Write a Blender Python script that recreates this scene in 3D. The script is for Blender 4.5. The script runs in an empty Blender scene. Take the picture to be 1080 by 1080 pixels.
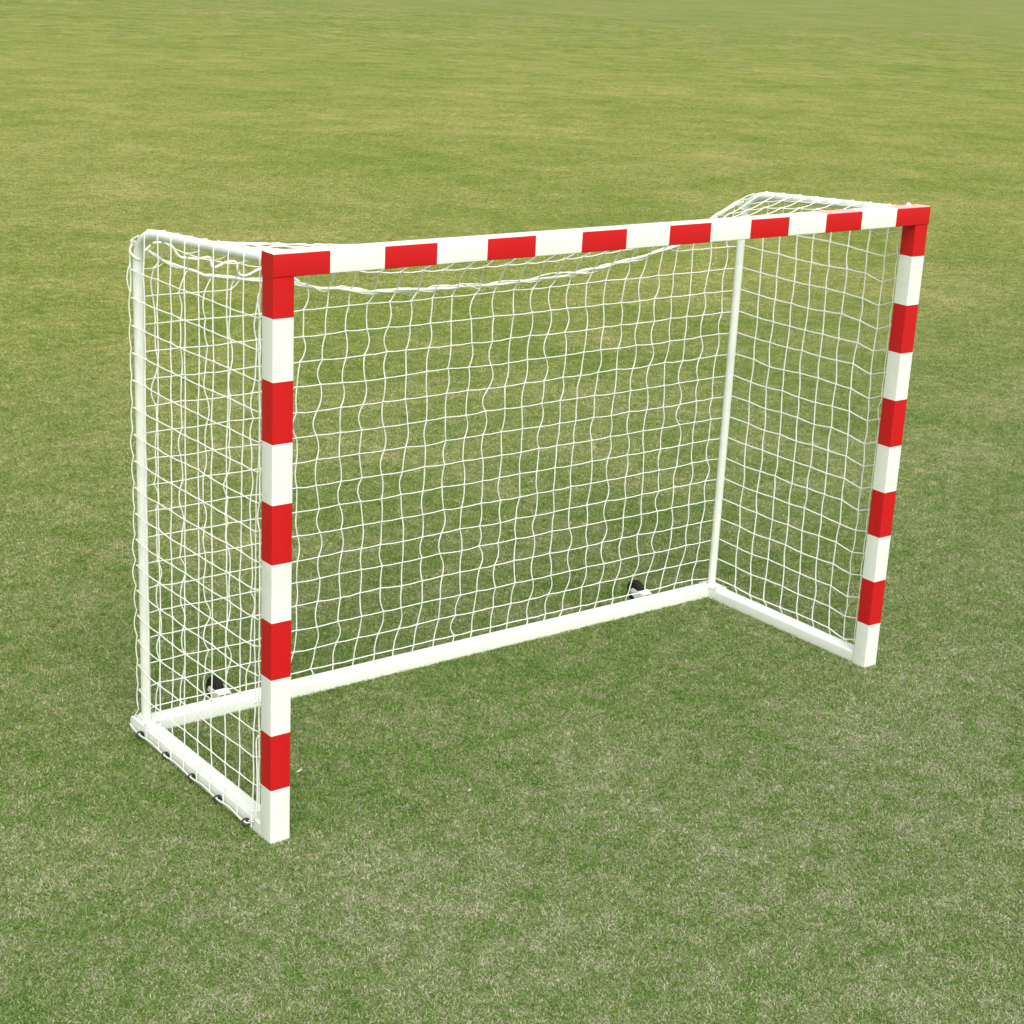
import bpy, bmesh, math, random
from mathutils import Vector, Matrix, noise
random.seed(7)
sc = bpy.context.scene
C = sc.collection
V = Vector

# ------------------------------------------------------------------ helpers
def mat(name, rough=0.5, base=(0.8, 0.8, 0.8), metal=0.0, spec=0.5):
    m = bpy.data.materials.new(name); m.use_nodes = True
    b = m.node_tree.nodes['Principled BSDF']
    b.inputs['Base Color'].default_value = (*base, 1)
    b.inputs['Roughness'].default_value = rough
    b.inputs['Metallic'].default_value = metal
    b.inputs['Specular IOR Level'].default_value = spec
    return m, m.node_tree, b

def nd(t, kind, **kw):
    n = t.nodes.new(kind)
    for k, v in kw.items():
        if k in n.inputs.keys(): n.inputs[k].default_value = v
        else: setattr(n, k, v)
    return n

def noise_node(t, scale, detail=3, rough=0.55, vec=None, dist=0.0):
    n = t.nodes.new('ShaderNodeTexNoise')
    n.inputs['Scale'].default_value = scale
    n.inputs['Detail'].default_value = detail
    n.inputs['Roughness'].default_value = rough
    n.inputs['Distortion'].default_value = dist
    if vec is not None: t.links.new(vec, n.inputs['Vector'])
    return n

def ramp(t, fac, stops):
    r = t.nodes.new('ShaderNodeValToRGB')
    e = r.color_ramp.elements
    while len(e) < len(stops): e.new(0.5)
    for s, (p, c) in zip(e, stops):
        s.position = p; s.color = (*c, 1) if len(c) == 3 else c
    t.links.new(fac, r.inputs['Fac'])
    return r

def mix(t, fac, a, b, mode='MIX'):
    m = t.nodes.new('ShaderNodeMix'); m.data_type = 'RGBA'; m.blend_type = mode
    if isinstance(fac, float): m.inputs[0].default_value = fac
    else: t.links.new(fac, m.inputs[0])
    for s, x in ((6, a), (7, b)):
        if isinstance(x, tuple): m.inputs[s].default_value = (*x, 1)
        else: t.links.new(x, m.inputs[s])
    return m.outputs[2]

def math_node(t, op, a, b=0.0, c=None, clamp=False):
    m = t.nodes.new('ShaderNodeMath'); m.operation = op; m.use_clamp = clamp
    for i, x in enumerate((a, b, c)):
        if x is None: continue
        if isinstance(x, (int, float)): m.inputs[i].default_value = x
        else: t.links.new(x, m.inputs[i])
    return m.outputs[0]

def link(name, bm, mats, parent=None, smooth=None):
    me = bpy.data.meshes.new(name)
    bmesh.ops.recalc_face_normals(bm, faces=bm.faces[:])
    bm.to_mesh(me); bm.free()
    for m in (mats if isinstance(mats, (list, tuple)) else [mats]): me.materials.append(m)
    if smooth is not None:
        for p in me.polygons: p.use_smooth = True
        me.set_sharp_from_angle(angle=math.radians(smooth))
    o = bpy.data.objects.new(name, me); C.objects.link(o)
    if parent: o.parent = parent
    return o

def rounded_section(a0, a1, b0, b1, r, n=4):
    """closed loop of (a, b) points of a rounded rectangle"""
    pts = []
    for (ca, cb, s) in ((a1 - r, b1 - r, 0), (a0 + r, b1 - r, 90), (a0 + r, b0 + r, 180), (a1 - r, b0 + r, 270)):
        for k in range(n + 1):
            t = math.radians(s + 90 * k / n)
            pts.append((ca + r * math.cos(t), cb + r * math.sin(t)))
    return pts

def box_tube(bm, axis, stops, sec, idx=None):
    """square tube with rounded edges lofted along an axis through the given stops"""
    rings = []
    for s in stops:
        ring = []
        for a, b in sec:
            co = {'x': (s, a, b), 'y': (a, s, b), 'z': (a, b, s)}[axis]
            ring.append(bm.verts.new(co))
        rings.append(ring)
    n = len(sec)
    for i in range(len(rings) - 1):
        for k in range(n):
            f = bm.faces.new((rings[i][k], rings[i][(k + 1) % n], rings[i + 1][(k + 1) % n], rings[i + 1][k]))
            if idx: f.material_index = idx[i]
    f = bm.faces.new(rings[0]); f.material_index = idx[0] if idx else 0
    f = bm.faces.new(rings[-1]); f.material_index = idx[-1] if idx else 0

def tube(bm, pts, r, n=5, mi=0, cap=True, close=False):
    """round cord or pipe through the points"""
    pts = [V(p) for p in pts]
    rings = []; up = None
    m = len(pts)
    for i, p in enumerate(pts):
        if close: d = pts[(i + 1) % m] - pts[i - 1]
        else: d = pts[min(i + 1, m - 1)] - pts[max(i - 1, 0)]
        if d.length < 1e-9: d = V((0, 0, 1))
        d.normalize()
        if up is None:
            up = V((0, 0, 1)) if abs(d.z) < 0.9 else V((1, 0, 0))
        s = d.cross(up)
        if s.length < 1e-6: s = d.cross(V((0.3, 1, 0.2)))
        s.normalize(); up = s.cross(d).normalized()
        rr = r[i] if isinstance(r, (list, tuple)) else r
        rings.append([bm.verts.new(p + (s * math.cos(2 * math.pi * k / n) + up * math.sin(2 * math.pi * k / n)) * rr) for k in range(n)])
    last = m if close else m - 1
    for i in range(last):
        A, B = rings[i], rings[(i + 1) % m]
        for k in range(n):
            bm.faces.new((A[k], A[(k + 1) % n], B[(k + 1) % n], B[k])).material_index = mi
    if cap and not close:
        bm.faces.new(rings[0]); bm.faces.new(rings[-1])

def smooth_path(pts, sub=4):
    """Catmull-Rom through the points"""
    P = [V(p) for p in pts]; P = [2 * P[0] - P[1]] + P + [2 * P[-1] - P[-2]]
    out = []
    for i in range(1, len(P) - 2):
        for k in range(sub):
            t = k / sub
            a, b, c, d = P[i - 1], P[i], P[i + 1], P[i + 2]
            out.append(0.5 * ((2 * b) + (c - a) * t + (2 * a - 5 * b + 4 * c - d) * t * t + (3 * b - a - 3 * c + d) * t ** 3))
    out.append(P[-2])
    return out

def disc(bm, c, axis, r, h, n=16, bev=0.2):
    """short cylinder with a chamfer, centre c at its base, along axis"""
    axis = V(axis).normalized(); c = V(c)
    s = axis.cross(V((0.31, 0.77, 0.52))).normalized(); u = axis.cross(s)
    prof = [(r, 0), (r, h * (1 - bev)), (r - h * bev, h)]
    rings = [[bm.verts.new(c + axis * z + (s * math.cos(2 * math.pi * k / n) + u * math.sin(2 * math.pi * k / n)) * q) for k in range(n)] for q, z in prof]
    for A, B in zip(rings, rings[1:]):
        for k in range(n): bm.faces.new((A[k], A[(k + 1) % n], B[(k + 1) % n], B[k]))
    bm.faces.new(rings[0]); bm.faces.new(rings[-1])

# ------------------------------------------------------------------ materials
def paint(name, base, rough, dirty):
    m, t, b = mat(name, rough, base)
    g = nd(t, 'ShaderNodeNewGeometry')
    n1 = noise_node(t, 9, 5, 0.65, g.outputs['Position'])
    n2 = noise_node(t, 120, 3, 0.6, g.outputs['Position'])
    f = ramp(t, n1.outputs['Fac'], [(0.5, (0, 0, 0)), (0.78, (1, 1, 1))])
    c = mix(t, f.outputs['Color'], base, dirty)
    f2 = ramp(t, n2.outputs['Fac'], [(0.62, (0, 0, 0)), (0.8, (0.5, 0.5, 0.5))])
    c = mix(t, f2.outputs['Color'], c, dirty)
    t.links.new(c, b.inputs['Base Color'])
    r = ramp(t, n2.outputs['Fac'], [(0.3, (rough - .06,) * 3), (0.7, (rough + .1,) * 3)])
    t.links.new(r.outputs['Color'], b.inputs['Roughness'])
    bp = nd(t, 'ShaderNodeBump', Strength=0.06, Distance=0.002)
    t.links.new(n2.outputs['Fac'], bp.inputs['Height'])
    t.links.new(bp.outputs['Normal'], b.inputs['Normal'])
    return m
WHITE = paint('white_enamel', (0.69, 0.72, 0.635), 0.34, (0.60, 0.62, 0.53))
RED = paint('red_tape', (0.47, 0.005, 0.007), 0.5, (0.41, 0.009, 0.010))
RED.node_tree.nodes['Principled BSDF'].inputs['Specular IOR Level'].default_value = 0.25
RED_GLARE = paint('red_glare', (0.72, 0.36, 0.30), 0.42, (0.66, 0.28, 0.24))  # red band with the glossy sky highlight put into its colour
NET, _nt, nb = mat('white_nylon', 0.5, (0.86, 0.88, 0.79))
nb.inputs['Sheen Weight'].default_value = 0.2
ntr = _nt.nodes.new('ShaderNodeBsdfTranslucent'); ntr.inputs['Color'].default_value = (0.9, 0.92, 0.84, 1)
nmx = _nt.nodes.new('ShaderNodeMixShader'); nmx.inputs[0].default_value = 0.2
_nt.links.new(nb.outputs[0], nmx.inputs[1]); _nt.links.new(ntr.outputs[0], nmx.inputs[2])
_nt.links.new(nmx.outputs[0], _nt.nodes['Material Output'].inputs['Surface'])
ROPE, rt, rb = mat('white_rope', 0.6, (0.80, 0.82, 0.72))
w = nd(rt, 'ShaderNodeTexWave', Scale=140.0, bands_direction='DIAGONAL')
rg = nd(rt, 'ShaderNodeNewGeometry'); rt.links.new(rg.outputs['Position'], w.inputs['Vector'])
rbp = nd(rt, 'ShaderNodeBump', Strength=0.5, Distance=0.003)
rt.links.new(w.outputs['Fac'], rbp.inputs['Height']); rt.links.new(rbp.outputs['Normal'], rb.inputs['Normal'])
BLACK, _, _ = mat('black_plastic', 0.45, (0.018, 0.022, 0.02))
RUBBER, _, _ = mat('dark_rubber', 0.8, (0.014, 0.012, 0.010), spec=0.2)
STEEL, _, _ = mat('zinc_bolt', 0.4, (0.55, 0.55, 0.53), 0.7)

# ------------------------------------------------------------------ lawn colours (world-space turf patches, plus painted distance haze)
def turf_colour(t, fine):
    """fine: a 0..1 value that differs from blade to blade"""
    g = nd(t, 'ShaderNodeNewGeometry')
    P = g.outputs['Position']
    sx = nd(t, 'ShaderNodeSeparateXYZ'); t.links.new(P, sx.inputs[0])
    big = noise_node(t, 0.22, 3, 0.55, P)
    mid = noise_node(t, 1.15, 4, 0.6, P, 0.3)
    sml = noise_node(t, 9.0, 4, 0.68, P, 0.2)
    tiny = noise_node(t, 38.0, 2, 0.6, P)
    # how dry: patches at three sizes plus the blade's own luck
    v = math_node(t, 'MULTIPLY', big.outputs['Fac'], 0.36)
    v = math_node(t, 'MULTIPLY_ADD', mid.outputs['Fac'], 0.50, v)
    v = math_node(t, 'MULTIPLY_ADD', sml.outputs['Fac'], 0.80, v)
    v = math_node(t, 'MULTIPLY_ADD', tiny.outputs['Fac'], 0.55, v)
    v = math_node(t, 'MULTIPLY_ADD', fine, 0.66, v)
    v = math_node(t, 'SUBTRACT', v, 0.955)            # around 0.5
    col = ramp(t, v, [(0.10, (0.075, 0.180, 0.016)), (0.36, (0.155, 0.268, 0.048)), (0.50, (0.232, 0.300, 0.105)),
                      (0.66, (0.315, 0.325, 0.180)), (0.92, (0.52, 0.51, 0.35))]).outputs['Color']
    # distance haze and grazing light put into the turf colour: brighter, yellower
    far = nd(t, 'ShaderNodeMapRange'); far.clamp = True
    far.inputs[1].default_value = -0.5; far.inputs[2].default_value = 8.0
    t.links.new(sx.outputs['Y'], far.inputs[0])
    yel = mix(t, 1.0, col, (1.40, 1.23, 0.85), 'MULTIPLY')
    col = mix(t, far.outputs[0], col, yel)
    return col, P

m, t, b = mat('turf_blades', 0.6, (0.1, 0.2, 0.05), spec=0.25)
at = nd(t, 'ShaderNodeAttribute', attribute_name='tone'); at.attribute_type = 'GEOMETRY'
c, P = turf_colour(t, at.outputs['Fac'])
t.links.new(c, b.inputs['Base Color'])
tr = nd(t, 'ShaderNodeBsdfTranslucent'); t.links.new(c, tr.inputs['Color'])
ms = nd(t, 'ShaderNodeMixShader'); ms.inputs[0].default_value = 0.3
t.links.new(b.outputs[0], ms.inputs[1]); t.links.new(tr.outputs[0], ms.inputs[2])
t.links.new(ms.outputs[0], t.nodes['Material Output'].inputs['Surface'])
BLADES = m

m, t, b = mat('turf_ground', 0.9, (0.1, 0.1, 0.05), spec=0.1)
g = nd(t, 'ShaderNodeNewGeometry')
fn = noise_node(t, 160, 3, 0.7, g.outputs['Position'])
c, P = turf_colour(t, fn.outputs['Fac'])
c = mix(t, 1.0, c, (0.52, 0.52, 0.52), 'MULTIPLY')  # self-shadow of the blades put into the ground colour as even darkening
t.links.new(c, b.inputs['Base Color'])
bp = nd(t, 'ShaderNodeBump', Strength=0.6, Distance=0.01)
t.links.new(fn.outputs['Fac'], bp.inputs['Height']); t.links.new(bp.outputs['Normal'], b.inputs['Normal'])
GROUND = m

# ------------------------------------------------------------------ ground sheet
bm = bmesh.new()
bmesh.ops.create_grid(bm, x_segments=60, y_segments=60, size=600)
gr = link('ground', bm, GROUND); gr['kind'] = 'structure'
gr['label'] = 'flat mown sports lawn the goal stands on'

# ------------------------------------------------------------------ grass: short blades, one object
TILE = 0.5
def blade_tile(nblades, seed, scale=1.0):
    rnd = random.Random(seed)
    verts, faces, tone = [], [], []
    for i in range(nblades):
        x, y = rnd.uniform(0, TILE) - TILE / 2, rnd.uniform(0, TILE) - TILE / 2
        a = rnd.uniform(0, 2 * math.pi)
        L = rnd.uniform(0.006, 0.017) * scale
        tilt = math.radians(rnd.triangular(35, 92, 82))
        w = rnd.uniform(0.0009, 0.0019) * scale
        dx, dy = math.cos(a), math.sin(a)
        h = L * math.cos(tilt); o = L * math.sin(tilt)
        tw = rnd.uniform(-0.9, 0.9)
        px, py = -math.sin(a + tw), math.cos(a + tw)
        z0 = rnd.uniform(0.0, 0.004)
        k = len(verts)
        verts += [(x - px * w, y - py * w, z0), (x + px * w, y + py * w, z0),
                  (x + dx * o * .45 + px * w * .85, y + dy * o * .45 + py * w * .85, z0 + h * .62),
                  (x + dx * o * .45 - px * w * .85, y + dy * o * .45 - py * w * .85, z0 + h * .62),
                  (x + dx * o, y + dy * o, z0 + h * 0.95 + 0.0005)]
        faces += [(k, k + 1, k + 2, k + 3), (k + 3, k + 2, k + 4)]
        tn = rnd.random()
        tone += [tn] * 5
    return verts, faces, tone

NV = 4
verts, faces, tone, var = [], [], [], []
for s in range(NV):
    v_, f_, t_ = blade_tile(16000, 100 + s)
    k = len(verts)
    verts += v_; faces += [tuple(i + k for i in f) for f in f_]; tone += t_; var += [s] * len(f_)
me = bpy.data.meshes.new('grass')
me.from_pydata(verts, [], faces)
a = me.attributes.new('tone', 'FLOAT', 'POINT'); a.data.foreach_set('value', tone)
a = me.attributes.new('variant', 'INT', 'FACE'); a.data.foreach_set('value', var)
me.materials.append(BLADES)
grass = bpy.data.objects.new('grass', me); C.objects.link(grass)
grass['kind'] = 'stuff'
grass['label'] = 'short mown green and straw coloured turf around the goal'

CAM = V((-2.646889, -4.627816, 2.922110)); YAW, PIT, ROL = 0.66221172, -0.31190886, 0.04891197
ng = bpy.data.node_groups.new('lawn', 'GeometryNodeTree')
ng.interface.new_socket('Geometry', in_out='INPUT', socket_type='NodeSocketGeometry')
ng.interface.new_socket('Geometry', in_out='OUTPUT', socket_type='NodeSocketGeometry')
N, Lk = ng.nodes, ng.links
gi, go = N.new('NodeGroupInput'), N.new('NodeGroupOutput')
def gmath(op, a, b=0.0):
    m = N.new('ShaderNodeMath'); m.operation = op
    for i, x in enumerate((a, b)):
        if isinstance(x, (int, float)): m.inputs[i].default_value = x
        else: Lk.new(x, m.inputs[i])
    return m.outputs[0]
SX, SY = 90.0, 90.0
grid = N.new('GeometryNodeMeshGrid')
grid.inputs['Size X'].default_value = SX; grid.inputs['Size Y'].default_value = SY
grid.inputs['Vertices X'].default_value = int(SX / TILE) + 1; grid.inputs['Vertices Y'].default_value = int(SY / TILE) + 1
tf = N.new('GeometryNodeTransform'); Lk.new(grid.outputs['Mesh'], tf.inputs['Geometry'])
tf.inputs['Translation'].default_value = (SX / 2 - 9, SY / 2 - 9, 0)
pos = N.new('GeometryNodeInputPosition'); sep = N.new('ShaderNodeSeparateXYZ'); Lk.new(pos.outputs[0], sep.inputs[0])
fx, fy = math.sin(YAW), math.cos(YAW)
ox, oy = CAM.x - fx * 2.6, CAM.y - fy * 2.6
rx, ry = gmath('SUBTRACT', sep.outputs[0], ox), gmath('SUBTRACT', sep.outputs[1], oy)
fw = gmath('ADD', gmath('MULTIPLY', rx, fx), gmath('MULTIPLY', ry, fy))
sd = gmath('ABSOLUTE', gmath('SUBTRACT', gmath('MULTIPLY', rx, fy), gmath('MULTIPLY', ry, fx)))
outside = gmath('GREATER_THAN', sd, gmath('MULTIPLY', fw, 0.42))
near = gmath('LESS_THAN', fw, 5.2)
rf = N.new('FunctionNodeRandomValue'); rf.data_type = 'FLOAT'
fard = gmath('GREATER_THAN', fw, gmath('ADD', gmath('MULTIPLY', [o for o in rf.outputs if o.enabled][0], 45.0), 45.0))
kill = gmath('MINIMUM', gmath('ADD', gmath('ADD', outside, near), fard), 1.0)
dg = N.new('GeometryNodeDeleteGeometry'); dg.domain = 'POINT'
Lk.new(tf.outputs[0], dg.inputs['Geometry']); Lk.new(kill, dg.inputs['Selection'])
m2p = N.new('GeometryNodeMeshToPoints'); Lk.new(dg.outputs[0], m2p.inputs['Mesh'])
# split the input into tiles as separate instances
g2i = N.new('GeometryNodeGeometryToInstance')
na = N.new('GeometryNodeInputNamedAttribute'); na.data_type = 'INT'; na.inputs['Name'].default_value = 'variant'
for s in reversed(range(NV)):
    cmp_ = N.new('FunctionNodeCompare'); cmp_.data_type = 'INT'; cmp_.operation = 'EQUAL'
    Lk.new(na.outputs['Attribute'], cmp_.inputs['A'] if cmp_.inputs['A'].enabled else [i for i in cmp_.inputs if i.enabled and i.name == 'A'][0])
    [i for i in cmp_.inputs if i.enabled and i.name == 'B'][0].default_value = s
    sg = N.new('GeometryNodeSeparateGeometry'); sg.domain = 'FACE'
    Lk.new(gi.outputs[0], sg.inputs['Geometry']); Lk.new(cmp_.outputs[0], sg.inputs['Selection'])
    Lk.new(sg.outputs['Selection'], g2i.inputs[0])
iop = N.new('GeometryNodeInstanceOnPoints')
Lk.new(m2p.outputs[0], iop.inputs['Points']); Lk.new(g2i.outputs[0], iop.inputs['Instance'])
iop.inputs['Pick Instance'].default_value = True
ri = N.new('FunctionNodeRandomValue'); ri.data_type = 'INT'
mn = [i for i in ri.inputs if i.enabled and i.name == 'Min'][0]; mx = [i for i in ri.inputs if i.enabled and i.name == 'Max'][0]
mn.default_value = 0; mx.default_value = NV - 1; ri.inputs['Seed'].default_value = 3
Lk.new([o for o in ri.outputs if o.enabled][0], iop.inputs['Instance Index'])
rr = N.new('FunctionNodeRandomValue'); rr.data_type = 'INT'
mn = [i for i in rr.inputs if i.enabled and i.name == 'Min'][0]; mx = [i for i in rr.inputs if i.enabled and i.name == 'Max'][0]
mn.default_value = 0; mx.default_value = 3; rr.inputs['Seed'].default_value = 11
ang = gmath('MULTIPLY', [o for o in rr.outputs if o.enabled][0], math.pi / 2)
cx = N.new('ShaderNodeCombineXYZ'); Lk.new(ang, cx.inputs['Z'])
Lk.new(cx.outputs[0], iop.inputs['Rotation'])
Lk.new(iop.outputs[0], go.inputs[0])
md = grass.modifiers.new('lawn', 'NODES'); md.node_group = ng

# ------------------------------------------------------------------ the goal
W, H = 3.0211, 2.0
PW, PD, BH = 0.0759, 0.0715, 0.0738
goal = bpy.data.objects.new('handball_goal', None); C.objects.link(goal)
goal['label'] = 'red and white striped metal goal with white net standing on the lawn'
goal['category'] = 'sports goal'

# posts: 0.2 m stripes, white at the ground
def post(x0, x1):
    bm = bmesh.new()
    stops = [-0.01] + [0.2 * k for k in range(1, 10)] + [H - BH]
    idx = [k % 2 for k in range(10)]
    # soften the very ends
    box_tube(bm, 'z', stops, rounded_section(x0, x1, 0.0015, PD, 0.0035), idx)
    return link('goal_post', bm, [WHITE, RED], goal, 30)
post(0.0012, PW); post(W - PW, W - 0.0012)
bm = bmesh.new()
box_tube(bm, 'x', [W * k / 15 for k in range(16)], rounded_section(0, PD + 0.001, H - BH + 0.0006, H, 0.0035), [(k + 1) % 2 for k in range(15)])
bar = link('crossbar', bm, [WHITE, RED, RED_GLARE], goal, 30)
for p in bar.data.polygons:          # sky glare painted on top of the red bands: white, pale red at right
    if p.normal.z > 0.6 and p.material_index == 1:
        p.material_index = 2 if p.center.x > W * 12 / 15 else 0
def bolt(parent, c, axis=(0, 0, 1), r=0.007, h=0.005, mt=STEEL):
    bm = bmesh.new(); disc(bm, c, axis, r * 1.6, h * .3, 14); disc(bm, V(c) + V(axis) * h * .3, axis, r, h, 6, .15)
    return link('bolt', bm, mt, parent, 30)
bolt(bar, (W - 0.078, 0.05, H + 0.0002), r=0.009, h=0.008, mt=WHITE)

# base frame
BT = 0.050; YB0, YB1 = 1.000, 1.072
bm = bmesh.new()
box_tube(bm, 'x', [0.0, W], rounded_section(YB0, YB1, -0.008, BT, 0.005))
back_bar = link('ground_bar', bm, WHITE, goal, 30)
for x0 in (0.001, W - 0.071):
    bm = bmesh.new()
    box_tube(bm, 'y', [PD + 0.0005, YB0 - 0.0005], rounded_section(x0, x0 + 0.070, -0.008, BT - 0.0005, 0.005))
    link('ground_bar', bm, WHITE, goal, 30)
# bolted corner plates
for x0, s in ((0.0, 1), (W, -1)):
    bm = bmesh.new()
    xa, xb = sorted((x0 + s * 0.0005, x0 + s * 0.072))
    box_tube(bm, 'z', [BT + 0.0003, BT + 0.0065], rounded_section(xa, xb, 0.948, 1.068, 0.004))
    pl = link('corner_plate', bm, WHITE, goal, 30)
    for dx, y in ((0.013, 0.962), (0.060, 0.962), (0.013, 1.055), (0.060, 1.055)):
        bolt(pl, (x0 + s * dx, y, BT + 0.0065), r=0.0055, h=0.004)

# bent round tubes: from the crossbar back, down to the base
def ztop(y): return 1.976 - 0.052 * (y / 0.86)
RT = 0.0185
UY = {0: 1.008, 1: 1.018}
for i, x in enumerate((0.036, W - 0.036)):
    uy = UY[i]
    P0, P1, P2, P3 = V((x, uy - .17, ztop(uy - .17))), V((x, uy - .055, ztop(uy - .055))), V((x, uy, 1.885)), V((x, uy, 1.77))
    pts = [V((x, PD + .002, ztop(PD)))] + [V((x, y, ztop(y))) for y in (.3, .55, .75)]
    for k in range(13):
        q = k / 12
        pts.append(P0 * (1 - q) ** 3 + P1 * 3 * q * (1 - q) ** 2 + P2 * 3 * q * q * (1 - q) + P3 * q ** 3)
    pts += [V((x, uy, z)) for z in (1.3, .8, .3, BT + .0065)]
    bm = bmesh.new(); tube(bm, pts, RT, 20)
    link('bent_support_tube', bm, WHITE, goal, 40)
    
# net hooks along the outside of the base
def hook(x, y, s):
    bm = bmesh.new()
    pts = []
    for k in range(11):
        a = math.radians(-60 + 300 * k / 10)
        pts.append((x + s * (0.012 + 0.010 * math.cos(a)), y + 0.013 * math.sin(a), 0.022 + 0.009 * math.sin(a * .5)))
    tube(bm, pts, 0.0036, 7)
    disc(bm, (x - s * 0.0, y, 0.022), (s, 0, 0), 0.012, 0.005, 12)
    link('net_hook', bm, BLACK, goal, 40)
HY = (0.965, 0.757, 0.548, 0.352, 0.150)
for y in HY:
    hook(0.0005, y, -1); hook(W - 0.0005, y, 1)

# transport wheels behind the back bar
for x in (0.405, 2.625):
    br = bmesh.new()
    for dx in (-0.027, 0.027):
        prof = [(YB1, 0.012), (YB1, 0.052), (1.10, 0.062), (1.150, 0.066), (1.163, 0.054), (1.160, 0.040), (1.12, 0.018)]
        A = [br.verts.new((x + dx - .0015, y, z)) for y, z in prof]; B = [br.verts.new((x + dx + .0015, y, z)) for y, z in prof]
        br.faces.new(A); br.faces.new(B[::-1])
        for k in range(len(prof)): br.faces.new((A[k], A[(k + 1) % 7], B[(k + 1) % 7], B[k]))
    sec = rounded_section(-.0285, .0285, 0, .003, .0012)
    sec = [(x + a, b) for a, b in sec]
    rings = []
    for y, z in ((YB1 + .0005, .0525), (1.085, .0560), (1.102, .0625)):
        rings.append([br.verts.new((a, y, z + b)) for a, b in sec])
    for A, B in zip(rings, rings[1:]):
        for k in range(len(sec)): br.faces.new((A[k], A[(k + 1) % len(sec)], B[(k + 1) % len(sec)], B[k]))
    br.faces.new(rings[0]); br.faces.new(rings[-1])
    bro = link('wheel_bracket', br, WHITE, goal, 30)
    wh = bmesh.new()
    prof = [(0.010, -0.019), (0.040, -0.019), (0.0465, -0.014), (0.049, -0.005), (0.049, 0.005), (0.0465, 0.014), (0.040, 0.019), (0.010, 0.019)]
    rings = [[wh.verts.new((x + dx, 1.155 + math.cos(2 * math.pi * k / 28) * r, 0.050 + math.sin(2 * math.pi * k / 28) * r)) for k in range(28)] for r, dx in prof]
    for A, B in zip(rings, rings[1:]):
        for k in range(28): wh.faces.new((A[k], A[(k + 1) % 28], B[(k + 1) % 28], B[k]))
    wh.faces.new(rings[0]); wh.faces.new(rings[-1])
    who = link('wheel', wh, RUBBER, bro, 30)
    bolt(bro, (x - 0.0285, 1.150, 0.050), (-1, 0, 0), 0.006, 0.005)

# ------------------------------------------------------------------ net
rn = random.Random(42)
SR = 0.0025
RP = [(0.0, 1.885), (0.035, 1.872), (0.068, 1.850), (0.14, 1.803), (0.232, 1.769), (0.29, 1.745), (0.364, 1.734), (0.508, 1.705), (0.67, 1.682),
      (0.784, 1.660), (1.0, 1.628), (1.185, 1.618), (1.285, 1.610), (1.5, 1.614), (1.78, 1.608), (1.98, 1.624), (2.186, 1.638),
      (2.42, 1.668), (2.57, 1.700), (2.66, 1.738), (2.75, 1.780), (2.825, 1.822), (2.909, 1.858), (2.985, 1.880), (W, 1.885)]
def rope_z(x):
    for (a, za), (b_, zb) in zip(RP, RP[1:]):
        if x <= b_: return za + (zb - za) * (x - a) / (b_ - a)
    return RP[-1][1]
YN = 1.022
def dz(x, z):     # slow drift of the knots
    return noise.noise(V((x * 1.7, z * 1.7, 3.1)))
def wob(i, j, s): return noise.noise(V((i * 3.71 + s, j * 5.13 + s * 2.3, s * 7.7)))
net = bmesh.new()
def knot(p, r=0.0046):
    bmesh.ops.create_icosphere(net, subdivisions=1, radius=r, matrix=Matrix.Translation(p) @ Matrix.Scale(1.5, 4, (0, 0, 1)))

rows = [0.10 * k - 0.02 for k in range(1, 19)]           # heights 0.08 .. 1.78
cols = [0.1 * k for k in range(1, 30)]
ZT = 1.58
def back_knot(ci, x, k, z):
    top = max(0.0, (z - 1.15) / 0.5)
    dx = 0.020 * dz(x, z) + 0.014 * wob(ci, k, 1.0) + 0.028 * top * (0.55 + 0.4 * dz(x * 1.5, 2))
    dzz = 0.006 * wob(ci, k, 2.0) - 0.008 * math.sin(math.pi * x / W) * (z > 0.5)
    y = YN + 0.012 * wob(ci, k, 3.0) + 0.01
    if z < 0.3: y = YN + (YB1 + 0.004 - YN) * (0.3 - z) / 0.3
    return V((x + dx, y, z + dzz))
K = {}
for ci, x in enumerate(cols):
    for k, z in enumerate(rows):
        if z < rope_z(x) - 0.028: K[ci, k] = back_knot(ci, x, k, z)
# horizontals of the back net
for k, z in enumerate(rows):
    for side in (0, 1):
        pass
    keys = [ci for ci in range(len(cols)) if (ci, k) in K]
    runs = []
    for ci in keys:
        if runs and runs[-1][-1] == ci - 1: runs[-1].append(ci)
        else: runs.append([ci])
    for run in runs:
        pts = []
        left_open, right_open = run[0] == 0, run[-1] == len(cols) - 1
        if left_open: pts.append(V((0.016, YN + .004, z)))
        else:      # climbs to the rope
            x = cols[run[0]] - 0.05; pts.append(V((x, YN, rope_z(x))))
        prev = None
        for ci in run:
            p = K[ci, k]
            q = pts[-1]
            midp = (p + q) / 2 + V((0, 0, -0.0015 - 0.003 * wob(ci, k, 9.0)))
            pts += [midp, p]; knot(p)
        q = pts[-1]
        if right_open: e = V((W - 0.006, YN + .014, z))
        else:
            x = cols[run[-1]] + 0.05; e = V((x, YN, rope_z(x)))
        pts += [(e + q) / 2 + V((0, 0, -.003)), e]
        tube(net, pts, SR * .9, 5, cap=False)
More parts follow.
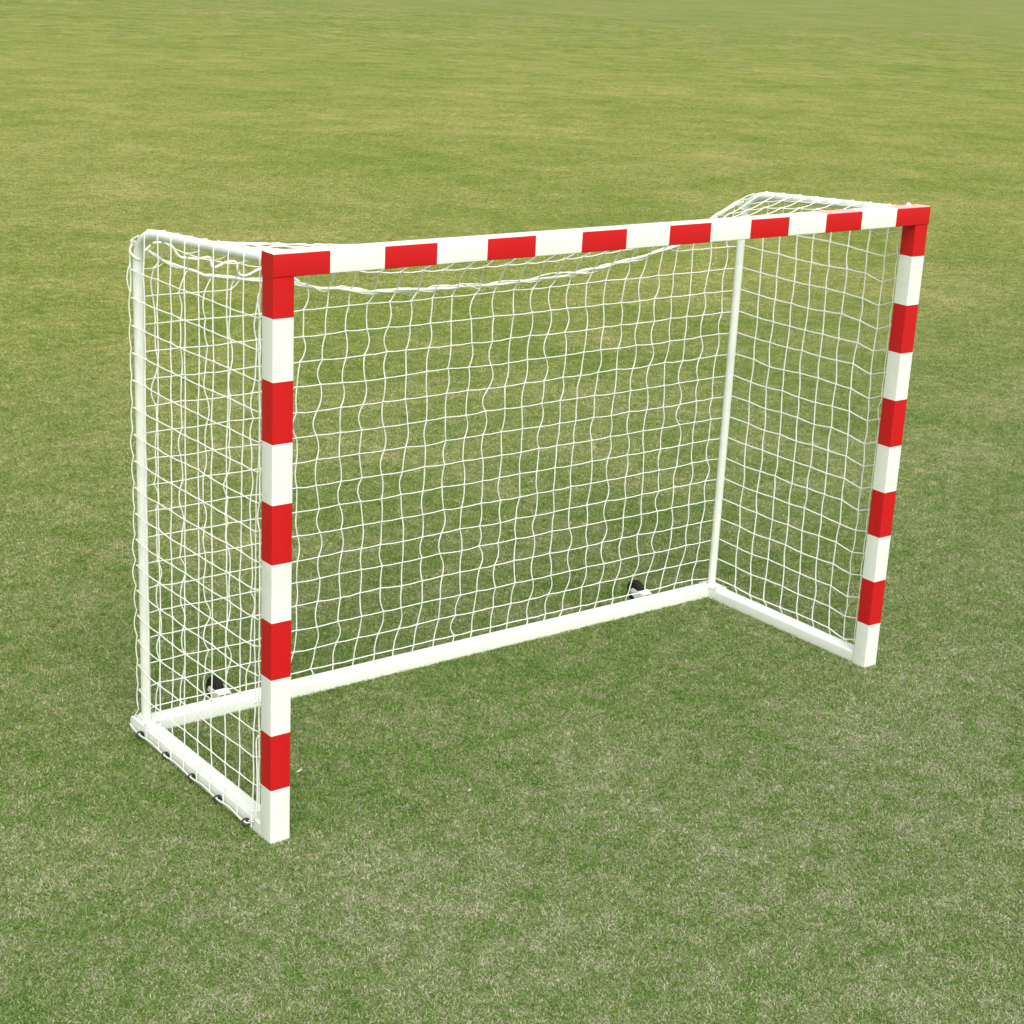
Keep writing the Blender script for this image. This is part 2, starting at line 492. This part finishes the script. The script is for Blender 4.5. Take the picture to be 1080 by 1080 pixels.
# verticals of the back net: slack, so they bulge between knots
for ci, x in enumerate(cols):
    ks = [k for k in range(len(rows)) if (ci, k) in K]
    base = V((x + 0.012 * wob(ci, 0, 12.0), YB1 + 0.003, 0.03))
    seq = [base] + [K[ci, k] for k in ks]
    tp = V((x + 0.03 + 0.02 * wob(ci, 3, 5.0), YN, rope_z(x + .03)))
    seq.append(tp)
    pts = [seq[0]]
    for j in range(1, len(seq)):
        p, q = seq[j - 1], seq[j]
        L = (q - p).length
        amp = 0.022 * wob(ci, j, 21.0) + 0.0115 * (1 if j % 2 else -1) * (0.4 + wob(ci, j // 3, 8.0))
        amp *= min(1.0, L / .1)
        ay = 0.012 * wob(ci, j, 31.0)
        for u in (0.2, 0.4, 0.6, 0.8):
            s = math.sin(math.pi * u)
            pts.append(p.lerp(q, u) + V((amp * s, ay * s, 0)))
        pts.append(q)
    tube(net, pts, SR, 5, cap=False)

# sheet from the crossbar down to the rope
def ztube(y):
    if y < 0.85: return ztop(y) + RT
    return ztop(.85) + RT - 0.075 * ((y - .85) / .17) ** 2
def sheet(x, y):
    g = max(0.0, (y - PD) / (YN - PD))
    f = min(1.0, min(x, W - x) / 0.42); f = f * f * (3 - 2 * f)
    e = rope_z(x); z0 = ztube(PD) * (1 - f) + 1.942 * f
    mid = z0 - (z0 - e) * (0.35 * g + 0.65 * g ** 4)
    fe = min(1.0, min(x, W - x) / 0.10)
    return ztube(y) * (1 - fe) + mid * fe
srows = [0.11 + 0.1 * k for k in range(9)]
S = {}
for ci, x in enumerate(cols):
    for j, y in enumerate(srows):
        g = (y - PD) / (YN - PD)
        lag = -0.022 * g
        xx = x + lag * (1 if x < 2.6 else .2) + 0.012 * wob(ci, j, 41.0)
        yy = y + 0.014 * wob(ci, j, 43.0)
        S[ci, j] = V((xx, yy, sheet(min(xx, W - .02), yy) - 0.004 * math.sin(math.pi * g) + 0.004 * wob(ci, j, 44.0)))
        knot(S[ci, j], .0042)
for j, y in enumerate(srows):
    x0, x1 = 0.036, W - 0.036
    pts = [V((x0, y, ztube(y)))]
    for ci in range(len(cols)): 
        q = pts[-1]; p = S[ci, j]
        pts += [(p + q) / 2 + V((0, 0, -.004)), p]
    pts += [V((x1, y, ztube(y)))]
    tube(net, pts, SR * .9, 5, cap=False)
for ci, x in enumerate(cols):
    seq = [V((x, PD + .002, 1.955))] + [S[ci, j] for j in range(len(srows))] + [V((x + 0.03 + 0.02 * wob(ci, 3, 5.0), YN, rope_z(min(x + .03, W - .01))))]
    pts = [seq[0]]
    for j in range(1, len(seq)):
        p, q = seq[j - 1], seq[j]
        amp = 0.012 * wob(ci, j, 51.0)
        for u in (.25, .5, .75): pts.append(p.lerp(q, u) + V((amp, 0, -.003)) * math.sin(math.pi * u))
        pts.append(q)
    tube(net, pts, SR * 1.1, 6, cap=False)

# side nets
for side in (0, 1):
    sgn = -1 if side == 0 else 1
    def sx(y, z):
        # hugs the tube at the top, hooked to the outer face of the base bar at the bottom
        top_x = 0.036 if side == 0 else W - 0.036
        xo = top_x + sgn * (RT + 0.002)
        bot = (-0.004 if side == 0 else W + 0.004)
        if side == 1:                     # this side hangs a little inside its frame
            bot = W - 0.010
            xo = W - 0.030
        q = z / 1.95
        return bot + (xo - bot) * q
    off = 0.012 if side == 0 else -0.012
    ys = [0.1 * k + off for k in range(2 if side == 0 else 2, 10)]
    zs = rows[:] 
    ytie = PD + 0.006
    ys = [0.1 + off] + ys if side == 0 else ys
    T = {}
    for a_, y in enumerate(ys):
        for k, z in enumerate(zs):
            sag = 0.0
            if side == 1 and a_ == 0: sag = -0.018
            if side == 1: sag += 0.012 * wob(a_, k, 77.0)
            T[a_, k] = V((sx(y, z) + 0.006 * wob(a_, k, 61 + side), y + (0.006 if side == 0 else .012) * wob(a_, k, 62.0 + side) + (0.012 * dz(y * 2, z * 1.4 + side)), z + sag + 0.006 * wob(a_, k, 63.0)))
            knot(T[a_, k])
    for k, z in enumerate(zs):
        tz = z + (0.026 if side == 1 else 0.018)
        xpost = 0.004 if side == 0 else W - PW + 0.012
        pts = [V((xpost, PD + 0.001, tz)), T[0, k]]
        if side == 0 and k % 2: pts.insert(1, V((xpost - .002, PD + .012, tz - .012)))
        for a_ in range(1, len(ys)):
            p, q = T[a_ - 1, k], T[a_, k]
            pts += [(p + q) / 2 + V((0, 0, -.0012)), q]
        yo = YN + .004 if side == 0 else YN + .016
        xo = 0.016 if side == 0 else W - .006
        pts += [V((xo, yo, z))]
        tube(net, pts, SR * (.86 if side == 0 else 1.1), 5, cap=False)
    for a_, y in enumerate(ys):
        bx = (-0.010 if side == 0 else W + 0.006)
        bz = 0.022
        seq = [V((bx, y, bz)), V((bx + sgn * .001, y, 0.05))] + [T[a_, k] for k in range(len(zs))]
        zt = ztube(y)
        tx = 0.036 if side == 0 else W - .036
        seq += [V((tx + sgn * (RT + .001), y, zt - RT)), V((tx + sgn * .008, y, zt + .001)), V((tx - sgn * .01, y, zt))]
        pts = [seq[0]]
        for j in range(1, len(seq)):
            p, q = seq[j - 1], seq[j]
            L = (q - p).length
            if L > .06:
                amp = (0.004 if side == 0 else 0.006) * wob(a_, j, 71.0 + side)
                for u in (.25, .5, .75): pts.append(p.lerp(q, u) + V((0, amp * 1.6 * math.sin(math.pi * u), 0)))
            pts.append(q)
        tube(net, pts, SR * (.86 if side == 0 else 1.1), 5, cap=False)

netob = link('net', net, NET, goal, 60)
netob['label'] = 'white knotted square mesh net hung inside the goal frame'

# ropes laced through the net edge
rp = bmesh.new()
pts = []
for x in [0.02 + 0.04 * k for k in range(75)]:
    if x > W - 0.03: break
    pts.append(V((x, YN + 0.003 * math.sin(x * 31), rope_z(x) + 0.010 * noise.noise(V((x * 7.0, 1.7, 0))) + 0.005 * noise.noise(V((x * 21.0, 5.7, 0))))))
tube(rp, pts, 0.0058, 8)
# thinner lacing strands that wander round the first one, with loose bights
for st, (xa, xb, r_, fq) in enumerate(((0.10, 2.75, 0.0027, 15.0), (0.55, 2.62, 0.0022, 23.0), (0.9, 2.80, 0.0024, 11.0))):
    pts2 = []
    x = xa
    while x < xb:
        ph = x * fq + 3.0 * noise.noise(V((x * 2.1, st * 3.3, 0)))
        am = 0.006 + 0.026 * max(0, noise.noise(V((x * 4.3, 4 + st * 9.1, 0))) - .05)
        pts2.append(V((x + 0.012 * noise.noise(V((x * 17, st, 2))), YN + am * math.cos(ph), rope_z(x) + 1.15 * am * math.sin(ph) + 0.004 * noise.noise(V((x * 30, st, 5))))))
        x += 0.0125
    tube(rp, pts2, r_, 5)
link('head_rope', rp, ROPE, netob, 60)

lc = bmesh.new()
# zigzag lacing hanging between the left tube and the rope
def at_back(pairs): return [V((x, YN - .004, z)) for x, z in pairs]
zig = at_back([(0.10, 1.868), (0.145, 1.868), (0.175, 1.850), (0.200, 1.815), (0.235, 1.806), (0.275, 1.800), (0.320, 1.803), (0.335, 1.765),
               (0.385, 1.780), (0.428, 1.778), (0.440, 1.735), (0.475, 1.728), (0.520, 1.745), (0.555, 1.742), (0.575, 1.705), (0.62, 1.702), (0.66, 1.706), (0.69, 1.69)])
tube(lc, smooth_path(zig, 4), 0.0048, 7)
# loose loops where the net is tied at the left bend
tube(lc, smooth_path([(0.036, 1.0, 1.90), (0.024, 1.022, 1.880), (0.016, 1.028, 1.83), (0.018, 1.028, 1.76), (0.016, 1.028, 1.70)], 5), 0.0035, 6)
tube(lc, smooth_path([(0.06, 0.93, 1.915), (0.034, 1.026, 1.868), (0.010, 1.015, 1.845), (0.03, 0.985, 1.82), (0.062, 1.012, 1.84), (0.09, 1.02, 1.86)], 5), 0.004, 6)
cx_ = W - .036
link('lacing', lc, ROPE, netob, 60); lc = bmesh.new()
for k, (y, z) in enumerate(((1.018, 1.80), (1.016, 1.845))):
    pts = [(cx_ + 0.0225 * math.cos(a_ / 10 * 2 * math.pi) , y + 0.0225 * math.sin(a_ / 10 * 2 * math.pi) * (.9 if k < 2 else .55), z + (0.004 if k < 2 else .017) * math.sin(a_ / 10 * 2 * math.pi + .4) + .0012 * a_) for a_ in range(12)]
    tube(lc, pts, 0.0034, 6)
tube(lc, smooth_path([(cx_ - .012, .985, 1.895), (cx_ - .05, 1.01, 1.885), (cx_ - .11, 1.02, 1.852), (cx_ - .17, 1.025, 1.826), (cx_ - .23, 1.02, 1.795), (cx_ - .28, 1.024, 1.77)], 4), 0.0042, 6)
tube(lc, smooth_path([(cx_ - .01, .95, 1.925), (cx_ - .04, .98, 1.905), (cx_ - .09, 1.0, 1.865), (cx_ - .15, 1.01, 1.838), (cx_ - .20, 1.02, 1.812), (cx_ - .25, 1.0, 1.79), (cx_ - .3, 1.02, 1.76)], 4), 0.003, 6)
link('lacing', lc, ROPE, netob, 60)

def cord_out(b_, name='edge_cord', m_=None):
    link(name, b_, m_ or NET, netob, 60); return bmesh.new()
gn = bmesh.new()          # net gathered in folds across the near top corner
for st in range(4):
    pts = []
    for k in range(22):
        u = k / 21
        x = 0.025 + 0.46 * u
        y = 0.42 - 0.27 * u ** 0.8 - 0.03 * st + 0.010 * noise.noise(V((u * 9, st, 7)))
        z = ztube(max(y, PD)) + .004 - 0.014 * u - 0.006 * abs(st - 1) + 0.009 * noise.noise(V((u * 11, st * 2.0, 1)))
        pts.append(V((x, max(y, PD + .012), z)))
    tube(gn, pts, 0.003 if st else 0.0038, 6)
link('gathered_net', gn, NET, netob, 60)

ec = bmesh.new()
# slack edge cords behind the uprights and the posts
for x, y, sg in ((0.015, YN + .004, 1), (W - .006, YN + .016, -1)):
    pts = []
    z = 0.10
    j = 0
    while z < 1.76:
        a_ = 0.014 * (0.15 + abs(wob(j, 0, 81.0))) * (-sg)
        for u in (0, .25, .5, .75):
            pts.append(V((x + a_ * math.sin(math.pi * u) - sg * .002, y + .004 * math.sin(math.pi * u), z + 0.1 * u)))
        z += 0.1; j += 1
    pts.append(V((x, y, z)))
    pts = [V((x - sg * .008, YB1 + .002, 0.035))] + pts
    tube(ec, pts, 0.0024, 6); ec = cord_out(ec)
for x, y, sg in ((0.004, PD + .012, 1), (W - PW + .008, PD + .010, -1)):
    pts = []
    z = 0.09; j = 0
    while z < 1.88:
        a_ = 0.018 * wob(j, 5, 83.0)
        for u in (0, .25, .5, .75): pts.append(V((x + .3 * a_ * math.sin(math.pi * u), y + abs(a_) * math.sin(math.pi * u), z + .1 * u)))
        z += .1; j += 1
    tube(ec, pts, 0.0026 if sg == 1 else .0018, 6); ec = cord_out(ec)
# long loose loop down by the near post
tube(ec, smooth_path([(0.002, .088, .37), (0.0, .098, .34), (0.0, .092, .24), (-.002, .088, .12), (-.006, .10, .06), (-.006, .14, .03)], 4), 0.0026, 6); ec = cord_out(ec)
# drooping strand under the right end of the crossbar
tube(ec, smooth_path([(2.72, .085, 1.94), (2.776, .09, 1.905), (2.828, .09, 1.888), (2.879, .09, 1.886), (2.93, .085, 1.893), (2.96, PD + .003, 1.908)], 5), 0.0024, 6)
cord_out(ec)

# cord threaded through the hooks at the foot of each side
for x, s in ((0.0, -1), (W, 1)):
    fc = bmesh.new()
    pts = [V((x + s * .006, YB1 - .01, .028))]
    ylist = list(HY)
    for j, y in enumerate(ylist):
        pts.append(V((x + s * .015, y, .024)))
        if j < len(ylist) - 1:
            ym = (y + ylist[j + 1]) / 2
            pts.append(V((x + s * .010, ym + .02, .027)))
    pts.append(V((x + s * .008, .105, .045)))
    tube(fc, smooth_path(pts, 4), 0.0034, 6)
    link('foot_cord', fc, ROPE, netob, 60)

# ------------------------------------------------------------------ scraps on the lawn
LEAF, _, _ = mat('dry_leaf', 0.7, (0.36, 0.34, 0.24))
LEAF2, _, _ = mat('pale_leaf', 0.7, (0.42, 0.41, 0.30))
def scrap(x, y, L, wdt, rz, curl, label, m=LEAF):
    bm = bmesh.new(); n = 9
    rows_ = []
    for i in range(n):
        u = i / (n - 1); ww = wdt * math.sin(math.pi * (0.06 + 0.9 * u)) ** 0.8
        xx = (u - .5) * L; zz = curl * (2 * u - 1) ** 2 * L
        rows_.append([bm.verts.new((xx, -ww / 2, zz + .25 * ww)), bm.verts.new((xx, 0, zz)), bm.verts.new((xx, ww / 2, zz + .25 * ww))])
    for A, B in zip(rows_, rows_[1:]):
        for k in range(2): bm.faces.new((A[k], A[k + 1], B[k + 1], B[k]))
    o = link('dry_leaf', bm, m, None, 60)
    o.location = (x, y, 0.017); o.rotation_euler = (0.2, 0, rz)
    md = o.modifiers.new('thickness', 'SOLIDIFY'); md.thickness = 0.0006
    o['label'] = label; o['category'] = 'leaf'; o['group'] = 'dry leaf scraps on the lawn'
    return o
scrap(0.344, 0.398, 0.036, 0.010, 0.45, 0.12, 'pale curled leaf scrap on the grass just right of the near post', LEAF2)
scrap(1.855, 0.471, 0.022, 0.010, 1.9, 0.2, 'small pale leaf scrap on the open grass between the two posts, right of centre')
scrap(0.786, -0.054, 0.020, 0.012, 0.2, 0.1, 'tiny straw coloured leaf scrap nearest the camera in the foreground grass')

# ------------------------------------------------------------------ light
SUN_EL, SUN_AZ = math.radians(52), math.radians(-160)      # azimuth of the sun seen from the goal, from +Y towards +X
wd = bpy.data.worlds.new('World'); sc.world = wd; wd.use_nodes = True
t = wd.node_tree; bg = t.nodes['Background']
sky = t.nodes.new('ShaderNodeTexSky'); sky.sky_type = 'NISHITA'; sky.sun_disc = False
sky.sun_elevation = SUN_EL; sky.sun_rotation = SUN_AZ
sky.dust_density = 3.0; sky.air_density = 1.0; sky.ozone_density = 1.0
hs = t.nodes.new('ShaderNodeHueSaturation'); hs.inputs['Saturation'].default_value = 0.22
t.links.new(sky.outputs[0], hs.inputs['Color']); t.links.new(hs.outputs[0], bg.inputs['Color'])
bg.inputs['Strength'].default_value = 0.148
sd_ = bpy.data.lights.new('sun', 'SUN'); sd_.energy = 1.1; sd_.angle = math.radians(35); sd_.color = (1.0, 0.97, 0.90)
so = bpy.data.objects.new('sun', sd_); C.objects.link(so)
d = V((math.sin(SUN_AZ) * math.cos(SUN_EL), math.cos(SUN_AZ) * math.cos(SUN_EL), math.sin(SUN_EL)))
so.rotation_euler = d.to_track_quat('Z', 'Y').to_euler()
so.location = d * 20

# ------------------------------------------------------------------ camera
cd = bpy.data.cameras.new('camera'); cam = bpy.data.objects.new('camera', cd); C.objects.link(cam)
cp, sp = math.cos(PIT), math.sin(PIT)
F = V((math.sin(YAW) * cp, math.cos(YAW) * cp, sp)); R = V((math.cos(YAW), -math.sin(YAW), 0)); U = R.cross(F)
cr, sr = math.cos(ROL), math.sin(ROL)
R2 = R * cr + U * sr; U2 = U * cr - R * sr
M = Matrix((R2, U2, -F)).transposed().to_4x4(); M.translation = CAM
cam.matrix_world = M
cd.sensor_width = 36; cd.sensor_fit = 'HORIZONTAL'
cd.lens = 36 * 1852.984 / 1080
cd.clip_start = 0.05; cd.clip_end = 3000
sc.camera = cam
sc.view_settings.view_transform = 'Standard'; sc.view_settings.look = 'None'
sc.view_settings.exposure = 0.9; sc.view_settings.gamma = 1
sc.render.resolution_x = sc.render.resolution_y = 1024
